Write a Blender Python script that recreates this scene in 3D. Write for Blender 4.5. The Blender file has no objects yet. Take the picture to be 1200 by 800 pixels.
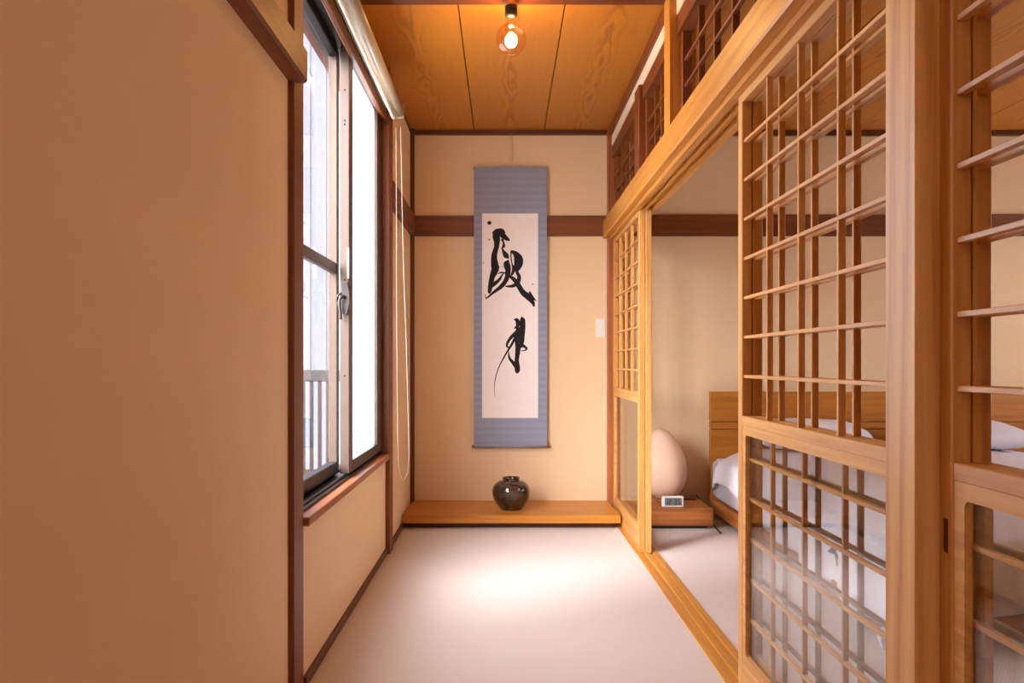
import bpy, bmesh, math, random
from mathutils import Vector, Matrix

random.seed(7)
S = bpy.context.scene
COL = S.collection

# ------------------------------------------------------------------ camera
H = 0.95                      # eye height
F = 933.0                     # focal length in pixels of a 1200 wide frame
VPX, VPY = 591.0, 425.0       # vanishing point
cam_d = bpy.data.cameras.new('camera')
cam_d.sensor_width = 36.0
cam_d.lens = 36.0 * F / 1200.0
cam_d.shift_x = (600 - VPX) / 1200.0
cam_d.shift_y = (VPY - 400) / 1200.0
cam_d.clip_start = 0.02
cam = bpy.data.objects.new('camera', cam_d)
COL.objects.link(cam)
cam.location = (0, 0, H)
cam.rotation_euler = (math.radians(90), 0, 0)
S.camera = cam

# ------------------------------------------------------------------ world
w = bpy.data.worlds.new('sky'); S.world = w
w.use_nodes = True
bg = w.node_tree.nodes['Background']
bg.inputs['Color'].default_value = (0.95, 0.955, 1.0, 1)
bg.inputs['Strength'].default_value = 11.0

S.view_settings.view_transform = 'Standard'
S.view_settings.look = 'None'
S.view_settings.exposure = 0.0
S.view_settings.gamma = 1.0
S.view_settings.use_curve_mapping = False

def portal(name, loc, rot, sx, sy):
    d = bpy.data.lights.new(name, 'AREA'); d.shape = 'RECTANGLE'
    d.size = sx; d.size_y = sy
    d.cycles.is_portal = True
    o = bpy.data.objects.new(name, d); COL.objects.link(o)
    o.location = loc; o.rotation_euler = rot
    return o
portal('window_portal', (-0.78, 3.14, 1.32), (0, math.radians(-90), 0), 1.7, 1.62)

# bright hazy sun, low over the roofs behind the left shoulder
sd = bpy.data.lights.new('hazy_sun', 'SUN'); sd.energy = 26.0; sd.angle = math.radians(50); sd.color = (0.97, 0.965, 1.0)
so = bpy.data.objects.new('hazy_sun', sd); COL.objects.link(so); so.location = (-6, -5, 8)
so.rotation_euler = Vector((0.44, 0.70, -0.47)).to_track_quat('-Z', 'Y').to_euler()

BULB_POWER = 11.0
BULB_TINT = (1.0, 0.65, 0.29)

# ------------------------------------------------------------------ materials
def lin(r, g, b):
    f = lambda c: (c/255/12.92) if c/255 <= 0.04045 else ((c/255+0.055)/1.055)**2.4
    return (f(r), f(g), f(b), 1)

def newmat(name):
    m = bpy.data.materials.new(name); m.use_nodes = True
    nt = m.node_tree; nt.nodes.clear()
    out = nt.nodes.new('ShaderNodeOutputMaterial')
    b = nt.nodes.new('ShaderNodeBsdfPrincipled')
    nt.links.new(b.outputs[0], out.inputs[0])
    return m, nt, b, out

def nd(nt, t, **kw):
    n = nt.nodes.new(t)
    for k, v in kw.items():
        if k in n.inputs: n.inputs[k].default_value = v
        else: setattr(n, k, v)
    return n

def ramp(nt, fac, stops):
    r = nt.nodes.new('ShaderNodeValToRGB')
    cr = r.color_ramp
    while len(cr.elements) < len(stops): cr.elements.new(0.5)
    for e, (p, c) in zip(cr.elements, stops):
        e.position = p; e.color = c
    nt.links.new(fac, r.inputs[0])
    return r

def bump(nt, b, h, s=0.2, d=0.002):
    bm_ = nd(nt, 'ShaderNodeBump', Strength=s, Distance=d)
    nt.links.new(h, bm_.inputs['Height']); nt.links.new(bm_.outputs[0], b.inputs['Normal'])

_wood = {}
def wood(kind, axis):
    key = (kind, axis)
    if key in _wood: return _wood[key]
    cols = {
        'cypress': (lin(214,156,86), lin(230,178,108), lin(186,122,58), 0.42),
        'cypressrail': (lin(206,142,58), lin(220,162,74), lin(176,108,38), 0.40),
        'post':    (lin(216,160,94), lin(230,180,112), lin(182,118,58), 0.45),
        'old':     (lin(122,62,20), lin(136,74,26), lin(98,46,14), 0.48),
        'dark':    (lin(94,44,16), lin(108,54,22), lin(74,32,12), 0.45),
        'shelf':   (lin(200,130,44), lin(212,144,54), lin(170,100,30), 0.38),
        'bed':     (lin(184,114,32), lin(196,128,42), lin(154,90,22), 0.45),
        'stand':   (lin(178,106,50), lin(198,126,62), lin(120,62,28), 0.35),
        'sill':    (lin(170,98,54), lin(192,122,74), lin(124,66,36), 0.35),
    }[kind]
    m, nt, b, out = newmat('wood_%s_%s' % (kind, axis))
    tc = nd(nt, 'ShaderNodeTexCoord'); oi = nd(nt, 'ShaderNodeObjectInfo')
    mul = nd(nt, 'ShaderNodeVectorMath', operation='MULTIPLY_ADD')
    comb = nd(nt, 'ShaderNodeCombineXYZ')
    for i in range(3): nt.links.new(oi.outputs['Random'], comb.inputs[i])
    nt.links.new(comb.outputs[0], mul.inputs[0]); mul.inputs[1].default_value = (7, 13, 5)
    nt.links.new(tc.outputs['Object'], mul.inputs[2])
    sc = [1, 1, 1]; sc['xyz'.index(axis)] = 0.035
    mp = nd(nt, 'ShaderNodeMapping'); mp.inputs['Scale'].default_value = sc
    nt.links.new(mul.outputs[0], mp.inputs[0])
    n1 = nd(nt, 'ShaderNodeTexNoise', Scale=110.0, Detail=4.0, Roughness=0.55)
    n2 = nd(nt, 'ShaderNodeTexNoise', Scale=16.0, Detail=3.0, Distortion=0.6)
    nt.links.new(mp.outputs[0], n1.inputs[0]); nt.links.new(mp.outputs[0], n2.inputs[0])
    # growth-ring bands
    wv = nd(nt, 'ShaderNodeTexWave', Scale=14.0, Distortion=5.0, Detail=2.0); wv.inputs['Detail Scale'].default_value = 0.8
    wv.bands_direction = 'DIAGONAL'
    nt.links.new(mp.outputs[0], wv.inputs[0])
    a1 = nd(nt, 'ShaderNodeMath', operation='MULTIPLY_ADD'); a1.inputs[1].default_value = 0.40
    a2 = nd(nt, 'ShaderNodeMath', operation='MULTIPLY_ADD'); a2.inputs[1].default_value = 0.20 if kind == 'post' else 0.07
    a3 = nd(nt, 'ShaderNodeMath', operation='MULTIPLY'); a3.inputs[1].default_value = 0.50
    nt.links.new(n2.outputs[0], a3.inputs[0])
    nt.links.new(wv.outputs['Fac'], a2.inputs[0]); nt.links.new(a3.outputs[0], a2.inputs[2])
    nt.links.new(n1.outputs[0], a1.inputs[0]); nt.links.new(a2.outputs[0], a1.inputs[2])
    r = ramp(nt, a1.outputs[0], [(0.30, cols[2]), (0.52, cols[0]), (0.75, cols[1])])
    nt.links.new(r.outputs[0], b.inputs['Base Color'])
    b.inputs['Roughness'].default_value = cols[3]
    bump(nt, b, n1.outputs[0], 0.12, 0.001)
    _wood[key] = m
    return m

def ceiling_mat():
    m, nt, b, out = newmat('cedar_ceiling')
    tc = nd(nt, 'ShaderNodeTexCoord'); oi = nd(nt, 'ShaderNodeObjectInfo')
    comb = nd(nt, 'ShaderNodeCombineXYZ')
    mm = nd(nt, 'ShaderNodeMath', operation='MULTIPLY'); mm.inputs[1].default_value = 9.0
    nt.links.new(oi.outputs['Random'], mm.inputs[0]); nt.links.new(mm.outputs[0], comb.inputs[2])
    # wobble the board coordinate, then read long cathedral rings along it
    mpn = nd(nt, 'ShaderNodeMapping'); mpn.inputs['Scale'].default_value = (5.0, 1.3, 1.0)
    av = nd(nt, 'ShaderNodeVectorMath', operation='ADD')
    nt.links.new(tc.outputs['Object'], av.inputs[0]); nt.links.new(comb.outputs[0], av.inputs[1])
    nt.links.new(av.outputs[0], mpn.inputs[0])
    nz = nd(nt, 'ShaderNodeTexNoise', Scale=1.0, Detail=3.0, Roughness=0.5)
    nt.links.new(mpn.outputs[0], nz.inputs[0])
    sx = nd(nt, 'ShaderNodeSeparateXYZ'); nt.links.new(tc.outputs['Object'], sx.inputs[0])
    ab = nd(nt, 'ShaderNodeMath', operation='ABSOLUTE'); nt.links.new(sx.outputs[0], ab.inputs[0])
    # ring coordinate = 30*|x| + 9*noise
    k = nd(nt, 'ShaderNodeMath', operation='MULTIPLY'); k.inputs[1].default_value = 11.0
    nt.links.new(ab.outputs[0], k.inputs[0])
    q = nd(nt, 'ShaderNodeMath', operation='MULTIPLY_ADD'); q.inputs[1].default_value = 5.0
    nt.links.new(nz.outputs[0], q.inputs[0]); nt.links.new(k.outputs[0], q.inputs[2])
    fr = nd(nt, 'ShaderNodeMath', operation='MULTIPLY'); fr.inputs[1].default_value = 11.0
    nt.links.new(q.outputs[0], fr.inputs[0])
    si = nd(nt, 'ShaderNodeMath', operation='SINE'); nt.links.new(fr.outputs[0], si.inputs[0])
    # figure is strongest in the board's middle
    fade = nd(nt, 'ShaderNodeMapRange'); fade.inputs['From Min'].default_value = 0.01; fade.inputs['From Max'].default_value = 0.07
    fade.inputs['To Min'].default_value = 0.24; fade.inputs['To Max'].default_value = 0.03
    nt.links.new(ab.outputs[0], fade.inputs[0])
    sm = nd(nt, 'ShaderNodeMath', operation='MULTIPLY_ADD'); sm.inputs[2].default_value = 0.5
    nt.links.new(si.outputs[0], sm.inputs[0]); nt.links.new(fade.outputs[0], sm.inputs[1])
    mp2 = nd(nt, 'ShaderNodeMapping'); mp2.inputs['Scale'].default_value = (60, 1.2, 1)
    nt.links.new(av.outputs[0], mp2.inputs[0])
    n2 = nd(nt, 'ShaderNodeTexNoise', Scale=2.0, Detail=3.0); nt.links.new(mp2.outputs[0], n2.inputs[0])
    ad = nd(nt, 'ShaderNodeMath', operation='MULTIPLY_ADD'); ad.inputs[1].default_value = 0.35
    nt.links.new(n2.outputs[0], ad.inputs[0]); nt.links.new(sm.outputs[0], ad.inputs[2])
    r = ramp(nt, ad.outputs[0], [(0.30, lin(140,78,22)), (0.62, lin(184,114,30)), (0.95, lin(196,126,38))])
    nt.links.new(r.outputs[0], b.inputs['Base Color'])
    b.inputs['Roughness'].default_value = 0.42
    bump(nt, b, ad.outputs[0], 0.1, 0.001)
    return m

def plaster_mat(name, c1, c2):
    m, nt, b, out = newmat(name)
    tc = nd(nt, 'ShaderNodeTexCoord')
    n1 = nd(nt, 'ShaderNodeTexNoise', Scale=1.3, Detail=3.0)
    n2 = nd(nt, 'ShaderNodeTexNoise', Scale=420.0, Detail=2.0)
    nt.links.new(tc.outputs['Object'], n1.inputs[0]); nt.links.new(tc.outputs['Object'], n2.inputs[0])
    r = ramp(nt, n1.outputs[0], [(0.3, c1), (0.7, c2)])
    nt.links.new(r.outputs[0], b.inputs['Base Color'])
    b.inputs['Roughness'].default_value = 0.9
    b.inputs['Specular IOR Level'].default_value = 0.2
    bump(nt, b, n2.outputs[0], 0.12, 0.001)
    return m

def tatami_mat(name, c1, c2):
    m, nt, b, out = newmat(name)
    tc = nd(nt, 'ShaderNodeTexCoord')
    sep = nd(nt, 'ShaderNodeSeparateXYZ'); nt.links.new(tc.outputs['Object'], sep.inputs[0])
    def s(o, k):
        a = nd(nt, 'ShaderNodeMath', operation='MULTIPLY'); a.inputs[1].default_value = k
        nt.links.new(o, a.inputs[0])
        q = nd(nt, 'ShaderNodeMath', operation='SINE'); nt.links.new(a.outputs[0], q.inputs[0]); return q.outputs[0]
    p = nd(nt, 'ShaderNodeMath', operation='MULTIPLY')
    nt.links.new(s(sep.outputs[0], 2*math.pi/0.012), p.inputs[0]); nt.links.new(s(sep.outputs[1], 2*math.pi/0.016), p.inputs[1])
    hh = nd(nt, 'ShaderNodeMath', operation='MULTIPLY_ADD'); hh.inputs[1].default_value = 0.5; hh.inputs[2].default_value = 0.5
    nt.links.new(p.outputs[0], hh.inputs[0])
    r = ramp(nt, hh.outputs[0], [(0.0, c1), (1.0, c2)])
    nt.links.new(r.outputs[0], b.inputs['Base Color'])
    b.inputs['Roughness'].default_value = 0.6
    b.inputs['Specular IOR Level'].default_value = 0.35
    bump(nt, b, hh.outputs[0], 0.15, 0.001)
    return m

def simple(name, col, rough=0.5, metal=0.0, spec=0.5, noise=0.0, nscale=40.0, bumpy=0.0):
    m, nt, b, out = newmat(name)
    b.inputs['Roughness'].default_value = rough
    b.inputs['Metallic'].default_value = metal
    b.inputs['Specular IOR Level'].default_value = spec
    tc = nd(nt, 'ShaderNodeTexCoord')
    n = nd(nt, 'ShaderNodeTexNoise', Scale=nscale, Detail=3.0)
    nt.links.new(tc.outputs['Object'], n.inputs[0])
    k = 1 - noise
    r = ramp(nt, n.outputs[0], [(0.3, (col[0]*k, col[1]*k, col[2]*k, 1)), (0.7, col)])
    nt.links.new(r.outputs[0], b.inputs['Base Color'])
    if bumpy: bump(nt, b, n.outputs[0], bumpy, 0.002)
    return m

def glass_mat(name, tint=(1,1,1,1), ior=1.5, rough=0.0):
    m, nt, b, out = newmat(name); nt.nodes.remove(b)
    t = nd(nt, 'ShaderNodeBsdfTransparent'); t.inputs[0].default_value = tint
    g = nd(nt, 'ShaderNodeBsdfGlossy'); g.inputs['Roughness'].default_value = rough
    fz = nd(nt, 'ShaderNodeFresnel')
    # same reflectance from either side of the pane
    ge = nd(nt, 'ShaderNodeNewGeometry')
    io = nd(nt, 'ShaderNodeMath', operation='MULTIPLY_ADD'); io.inputs[1].default_value = 1/ior-ior; io.inputs[2].default_value = ior
    nt.links.new(ge.outputs['Backfacing'], io.inputs[0]); nt.links.new(io.outputs[0], fz.inputs[0])
    mx = nd(nt, 'ShaderNodeMixShader')
    nt.links.new(fz.outputs[0], mx.inputs[0]); nt.links.new(t.outputs[0], mx.inputs[1]); nt.links.new(g.outputs[0], mx.inputs[2])
    nt.links.new(mx.outputs[0], out.inputs[0])
    return m

def frosted_mat(name):
    m, nt, b, out = newmat(name); nt.nodes.remove(b)
    tl = nd(nt, 'ShaderNodeBsdfTranslucent'); tl.inputs[0].default_value = (0.93,0.95,0.97,1)
    tr = nd(nt, 'ShaderNodeBsdfTransparent')
    g = nd(nt, 'ShaderNodeBsdfGlossy'); g.inputs['Roughness'].default_value = 0.15
    m1 = nd(nt, 'ShaderNodeMixShader'); m1.inputs[0].default_value = 0.35
    nt.links.new(tl.outputs[0], m1.inputs[1]); nt.links.new(tr.outputs[0], m1.inputs[2])
    m2 = nd(nt, 'ShaderNodeMixShader'); m2.inputs[0].default_value = 0.05
    nt.links.new(m1.outputs[0], m2.inputs[1]); nt.links.new(g.outputs[0], m2.inputs[2])
    nt.links.new(m2.outputs[0], out.inputs[0])
    return m

def emit_mat(name, col, s):
    m, nt, b, out = newmat(name); nt.nodes.remove(b)
    e = nd(nt, 'ShaderNodeEmission'); e.inputs[0].default_value = col; e.inputs[1].default_value = s
    nt.links.new(e.outputs[0], out.inputs[0]); return m

M = {}
M['plaster'] = plaster_mat('plaster', lin(232,200,158), lin(236,206,166))
M['plaster_strip'] = plaster_mat('plaster_strip', lin(232,212,184), lin(236,218,192))
M['ceiling'] = ceiling_mat()
M['tatami'] = tatami_mat('tatami', lin(206,194,188), lin(224,213,209))
M['tatami_bed'] = tatami_mat('tatami_bed', lin(204,190,186), lin(220,208,205))
M['glass'] = glass_mat('clear_glass', (0.97,0.98,0.98,1))
M['frosted'] = frosted_mat('frosted_glass')
M['bronze'] = simple('bronze_aluminium', lin(88,70,60), 0.4, 0.4, 0.5, 0.1, 8)
M['black_frame'] = simple('dark_frame', lin(26,20,17), 0.4, 0.3, 0.5, 0.2, 10)
M['iron'] = simple('lock_metal', lin(70,62,60), 0.4, 0.6, 0.5, 0.2, 60)
M['white_plastic'] = simple('white_plastic', lin(236,230,220), 0.4, 0, 0.5, 0.03, 20)
M['cream_metal'] = simple('cream_rail', lin(164,144,114), 0.35, 0, 0.5, 0.03, 20)
M['cord'] = simple('white_cord', lin(214,200,180), 0.7, 0, 0.3, 0.05, 300)
M['black'] = simple('black_plastic', lin(22,18,18), 0.45, 0, 0.5, 0.2, 50)
M['brass'] = simple('brass', lin(200,150,110), 0.3, 0.9, 0.5, 0.1, 50)
M['ink'] = simple('sumi_ink', lin(24,20,22), 0.7, 0, 0.3, 0.2, 200)
M['paper'] = simple('scroll_paper', lin(244,236,232), 0.9, 0, 0.2, 0.03, 30)
M['white_cloth'] = simple('white_linen', lin(226,222,232), 0.85, 0, 0.25, 0.03, 90, 0.08)
M['sheet'] = simple('white_sheet', lin(224,220,230), 0.85, 0, 0.25, 0.03, 60, 0.06)
M['shade'] = simple('washi_shade', lin(238,198,170), 0.85, 0, 0.25, 0.08, 9, 0.15)
M['lcd'] = simple('lcd', lin(120,122,122), 0.3, 0, 0.5, 0.04, 30)
M['digit'] = simple('lcd_digit', lin(30,32,36), 0.4, 0, 0.5, 0.05, 30)
M['motif'] = simple('grey_print', lin(84,84,94), 0.9, 0, 0.2, 0.1, 60)
M['handle_red'] = simple('recessed_pull', lin(96,30,16), 0.5, 0, 0.4, 0.2, 40)
M['outer_wall'] = simple('house_siding', lin(98,100,110), 0.9, 0, 0.2, 0.1, 2)
M['rail_grey'] = simple('railing_grey', lin(28,27,31), 0.5, 0.2, 0.5, 0.1, 20)
M['slab'] = simple('concrete', lin(150,148,148), 0.9, 0, 0.2, 0.15, 12)
M['amber'] = glass_mat('amber_glass', (1.0, 0.86, 0.62, 1), 1.5)
M['filament'] = emit_mat('filament', (1.0, 0.62, 0.22, 1), 25.0)

def scroll_cloth():
    m, nt, b, out = newmat('scroll_cloth')
    tc = nd(nt, 'ShaderNodeTexCoord')
    wv = nd(nt, 'ShaderNodeTexWave', Scale=7.0, Distortion=0.6, Detail=2.0); wv.bands_direction = 'Z'
    nt.links.new(tc.outputs['Object'], wv.inputs[0])
    r = ramp(nt, wv.outputs['Fac'], [(0.1, lin(140,146,166)), (0.9, lin(146,152,172))])
    nt.links.new(r.outputs[0], b.inputs['Base Color'])
    b.inputs['Roughness'].default_value = 0.7
    return m
M['scroll'] = scroll_cloth()

def vase_mat():
    m, nt, b, out = newmat('tenmoku_glaze')
    tc = nd(nt, 'ShaderNodeTexCoord')
    n = nd(nt, 'ShaderNodeTexNoise', Scale=14.0, Detail=4.0, Distortion=1.0)
    nt.links.new(tc.outputs['Object'], n.inputs[0])
    r = ramp(nt, n.outputs[0], [(0.35, lin(36,25,19)), (0.6, lin(72,52,38)), (0.8, lin(98,76,56))])
    nt.links.new(r.outputs[0], b.inputs['Base Color'])
    b.inputs['Roughness'].default_value = 0.14
    b.inputs['Coat Weight'].default_value = 0.5
    bump(nt, b, n.outputs[0], 0.1, 0.004)
    return m
M['vase'] = vase_mat()

# ------------------------------------------------------------------ builders
def tag(o, label=None, cat=None, group=None, kind=None):
    if label: o['label'] = label
    if cat: o['category'] = cat
    if group: o['group'] = group
    if kind: o['kind'] = kind
    return o

def place(o, parent, wloc):
    COL.objects.link(o)
    if parent is not None:
        o.parent = parent
        p = Vector((0,0,0)); q = parent
        while q is not None: p += q.location; q = q.parent
        o.location = Vector(wloc) - p
    else:
        o.location = wloc
    return o

def thing(name, loc, label=None, cat=None, group=None, kind=None, parent=None):
    o = bpy.data.objects.new(name, None)
    o.empty_display_size = 0.1
    place(o, parent, loc)
    return tag(o, label, cat, group, kind)

_boxes = {}
def box(name, x0, x1, y0, y1, z0, z1, mat, parent=None, bevel=0.0015, axis=None):
    """A bevelled block; mat is a material or a wood kind (its grain runs along the longest side)."""
    dx, dy, dz = x1-x0, y1-y0, z1-z0
    if isinstance(mat, str):
        ax = axis or 'xyz'[[dx,dy,dz].index(max(dx,dy,dz))]
        mat = wood(mat, ax) if mat not in M else M[mat]
    bevel = min(bevel, 0.3*min(dx,dy,dz))
    key = (round(dx,4), round(dy,4), round(dz,4), round(bevel,5), mat.name)
    me = _boxes.get(key)
    if me is None:
        bm = bmesh.new()
        bmesh.ops.create_cube(bm, size=1.0)
        bmesh.ops.scale(bm, vec=(dx,dy,dz), verts=bm.verts)
        if bevel > 0:
            bmesh.ops.bevel(bm, geom=bm.edges[:], offset=bevel, segments=1, affect='EDGES')
        me = bpy.data.meshes.new(name); bm.to_mesh(me); bm.free()
        me.materials.append(mat); _boxes[key] = me
    o = bpy.data.objects.new(name, me)
    return place(o, parent, ((x0+x1)/2, (y0+y1)/2, (z0+z1)/2))

def mesh_obj(name, verts, faces, mat, parent=None, loc=(0,0,0), smooth=False):
    me = bpy.data.meshes.new(name)
    me.from_pydata([Vector(v)-Vector(loc) for v in verts], [], faces)
    me.update()
    bm = bmesh.new(); bm.from_mesh(me); bmesh.ops.recalc_face_normals(bm, faces=bm.faces); bm.to_mesh(me); bm.free()
    if isinstance(mat, str): mat = M[mat]
    me.materials.append(mat)
    if smooth: me.polygons.foreach_set('use_smooth', [True]*len(me.polygons))
    o = bpy.data.objects.new(name, me)
    return place(o, parent, loc)

def extrude_y(name, prof, y0, y1, mat, parent=None):
    """Extrude an (x,z) outline along y."""
    n = len(prof)
    v = [(x,y0,z) for x,z in prof] + [(x,y1,z) for x,z in prof]
    f = [(i,(i+1)%n,n+(i+1)%n,n+i) for i in range(n)] + [tuple(range(n)), tuple(range(2*n-1,n-1,-1))]
    cx = sum(p[0] for p in prof)/n; cz = sum(p[1] for p in prof)/n
    return mesh_obj(name, v, f, mat, parent, (cx,(y0+y1)/2,cz))

def lathe(name, prof, mat, parent, loc, seg=48, squash=None):
    v = []; f = []
    n = len(prof)
    for i in range(seg):
        a = 2*math.pi*i/seg
        for r, z in prof: v.append((loc[0]+r*math.cos(a), loc[1]+r*math.sin(a), loc[2]+z))
    for i in range(seg):
        for j in range(n-1):
            a, b2 = i*n+j, ((i+1)%seg)*n+j
            f.append((a, b2, b2+1, a+1))
    f.append(tuple(i*n for i in range(seg)))
    f.append(tuple(i*n+n-1 for i in range(seg)))
    return mesh_obj(name, v, f, mat, parent, loc, True)

def tube(name, pts, r, mat, parent=None, seg=8, loc=None):
    """Round tube along a polyline."""
    P = [Vector(p) for p in pts]; v = []; f = []
    for i, p in enumerate(P):
        t = (P[min(i+1,len(P)-1)] - P[max(i-1,0)]).normalized()
        up = Vector((0,0,1)) if abs(t.z) < 0.9 else Vector((0,1,0))
        a = t.cross(up).normalized(); b = t.cross(a)
        rr = r[i] if isinstance(r, (list,tuple)) else r
        for k in range(seg):
            an = 2*math.pi*k/seg
            v.append(p + a*rr*math.cos(an) + b*rr*math.sin(an))
    for i in range(len(P)-1):
        for k in range(seg):
            f.append((i*seg+k, i*seg+(k+1)%seg, (i+1)*seg+(k+1)%seg, (i+1)*seg+k))
    f.append(tuple(range(seg))); f.append(tuple(range((len(P)-1)*seg, len(P)*seg)))
    return mesh_obj(name, v, f, mat, parent, loc or P[0], True)

def smooth_pts(pts, n=6):
    out = []
    for i in range(len(pts)-1):
        p0 = pts[max(i-1,0)]; p1 = pts[i]; p2 = pts[i+1]; p3 = pts[min(i+2,len(pts)-1)]
        for k in range(n):
            t = k/n
            out.append(tuple(0.5*((2*b)+(c-a)*t+(2*a-5*b+4*c-d)*t*t+(-a+3*b-3*c+d)*t**3) for a,b,c,d in zip(p0,p1,p2,p3)))
    out.append(tuple(pts[-1])); return out

# ------------------------------------------------------------------ dimensions
XL, XR = -0.604, 0.655        # corridor plaster left, partition right
YF, YN = 5.04, -1.7           # far and near walls
XB = 4.35                     # bedroom right wall
ZC = 2.417                    # ceiling boards' underside

# ------------------------------------------------------------------ the setting
fl = box('floor', -0.70, 0.655, YN-0.1, YF+0.05, -0.06, 0.0, 'tatami', bevel=0)
tag(fl, 'pale cream woven tatami floor of the corridor', 'floor', kind='structure')
fl2 = box('floor', 0.765, XB+0.1, YN-0.1, YF+0.05, -0.06, 0.0, 'tatami_bed', bevel=0)
tag(fl2, 'pale woven tatami floor of the bedroom beyond the lattice doors', 'floor', kind='structure')

wf = box('wall_far', XL-0.3, XB+0.1, YF, YF+0.12, -0.06, 2.6, 'plaster', bevel=0)
tag(wf, 'beige plaster end wall behind the hanging scroll and the bed', 'wall', kind='structure')
NW = (-0.18, 0.30, 1.15, 1.85)       # opening of an unseen window, added to light the foreground from behind
def multi_box(name, boxes, mat, loc):
    V = []; Fc = []
    for (x0,x1,y0,y1,z0,z1) in boxes:
        o = len(V)
        V += [(x,y,z) for z in (z0,z1) for x,y in ((x0,y0),(x1,y0),(x1,y1),(x0,y1))]
        Fc += [tuple(o+i for i in q) for q in ((0,1,2,3),(4,5,6,7),(0,1,5,4),(1,2,6,5),(2,3,7,6),(3,0,4,7))]
    return mesh_obj(name, V, Fc, mat, None, loc)
wn = multi_box('wall_near', [(XL-0.3,NW[0],YN-0.12,YN,-0.06,2.6),(NW[1],XB+0.1,YN-0.12,YN,-0.06,2.6),(NW[0],NW[1],YN-0.12,YN,-0.06,NW[2]),(NW[0],NW[1],YN-0.12,YN,NW[3],2.6)], 'plaster', (0,YN,0))
tag(wn, 'beige plaster wall at the near end of the corridor', 'wall', kind='structure')
w2 = thing('fill_window_2', (0.06,YN,NW[2]), 'added paper-screened lattice window, unseen behind the viewpoint, lighting the foreground', 'window', kind='structure')
for (x0_,x1_,z0_,z1_) in ((NW[0],NW[0]+0.04,NW[2],NW[3]),(NW[1]-0.04,NW[1],NW[2],NW[3])):
    box('stile', x0_, x1_, YN-0.06, YN-0.02, z0_, z1_, 'cypress', w2)
for z0_ in (NW[2], NW[3]-0.04):
    box('rail', NW[0]+0.04, NW[1]-0.04, YN-0.06, YN-0.02, z0_, z0_+0.04, 'cypress', w2)
for k in range(1,3):
    x_ = NW[0]+0.04+0.40*k/3
    box('vertical_bar', x_-0.0045, x_+0.0045, YN-0.045, YN-0.028, NW[2]+0.04, NW[3]-0.04, 'cypress', w2, 0.001)
for k in range(1,6):
    z_ = NW[2]+0.04+0.62*k/6
    box('horizontal_bar', NW[0]+0.04, NW[1]-0.04, YN-0.045, YN-0.030, z_-0.0045, z_+0.0045, 'cypress', w2, 0.001)
box('paper', NW[0]+0.03, NW[1]-0.03, YN-0.050, YN-0.0455, NW[2]+0.03, NW[3]-0.03, 'frosted', w2, 0)
BW = (3.15, 4.65, 0.65, 1.85)          # unseen bedroom window on the right, added as broad fill light
wr = multi_box('wall_right', [(XB,XB+0.12,YN,BW[0],-0.06,2.6),(XB,XB+0.12,BW[1],YF,-0.06,2.6),(XB,XB+0.12,BW[0],BW[1],-0.06,BW[2]),(XB,XB+0.12,BW[0],BW[1],BW[3],2.6)], 'plaster', (XB,2,0))
tag(wr, 'beige plaster wall on the far side of the bedroom', 'wall', kind='structure')
w3 = thing('fill_window_3', (XB,3.9,BW[2]), 'added paper-screened lattice window, out of view, filling the bedroom with light', 'window', kind='structure')
for ya in (BW[0], 3.88, BW[1]-0.04):
    box('stile', XB+0.02, XB+0.06, ya, ya+0.04, BW[2], BW[3], 'cypress', w3)
for za in (BW[2], BW[3]-0.04):
    box('rail', XB+0.02, XB+0.06, BW[0]+0.04, BW[1]-0.04, za, za+0.04, 'cypress', w3)
for k in range(1,8):
    y_ = BW[0]+0.04+(BW[1]-BW[0]-0.08)*k/8
    if k != 4: box('vertical_bar', XB+0.03, XB+0.045, y_-0.0045, y_+0.0045, BW[2]+0.04, BW[3]-0.04, 'cypress', w3, 0.001)
for k in range(1,9):
    z_ = BW[2]+0.04+1.12*k/9
    box('horizontal_bar', XB+0.032, XB+0.045, BW[0]+0.04, BW[1]-0.04, z_-0.0045, z_+0.0045, 'cypress', w3, 0.001)
box('paper', XB+0.0455, XB+0.050, BW[0]+0.03, BW[1]-0.03, BW[2]+0.03, BW[3]-0.03, 'frosted', w3, 0)
wl = box('wall_left', XL-0.14, XL, YN, 2.225, -0.06, 2.6, 'plaster', bevel=0)
tag(wl, 'large blank orange-beige plaster wall in the left foreground', 'wall', kind='structure')
wl2 = box('wall_left', XL-0.14, -0.59, 2.325, 3.96, -0.06, 0.475, 'plaster', bevel=0)
tag(wl2, 'low beige plaster wall under the window', 'wall', kind='structure')
wl3 = box('wall_left', XL-0.14, -0.606, 2.325, 3.96, 2.235, 2.6, 'plaster', bevel=0)
tag(wl3, 'plaster strip behind the wooden header above the window', 'wall', kind='structure')
wl4 = box('wall_left', XL-0.14, -0.59, 4.06, YF, -0.06, 2.6, 'plaster', bevel=0)
tag(wl4, 'narrow plaster wall between the window and the far corner', 'wall', kind='structure')
wp = box('wall_partition', 0.66, 0.74, YN, 0.27, -0.06, 2.6, 'plaster', bevel=0)
tag(wp, 'plaster partition beside the nearest lattice door', 'wall', kind='structure')
wp2 = box('wall_partition', 0.66, 0.74, 0.27, 1.2375, 1.85, 2.6, 'plaster', bevel=0)
tag(wp2, 'plaster panel above the nearest lattice door', 'wall', kind='structure')

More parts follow.
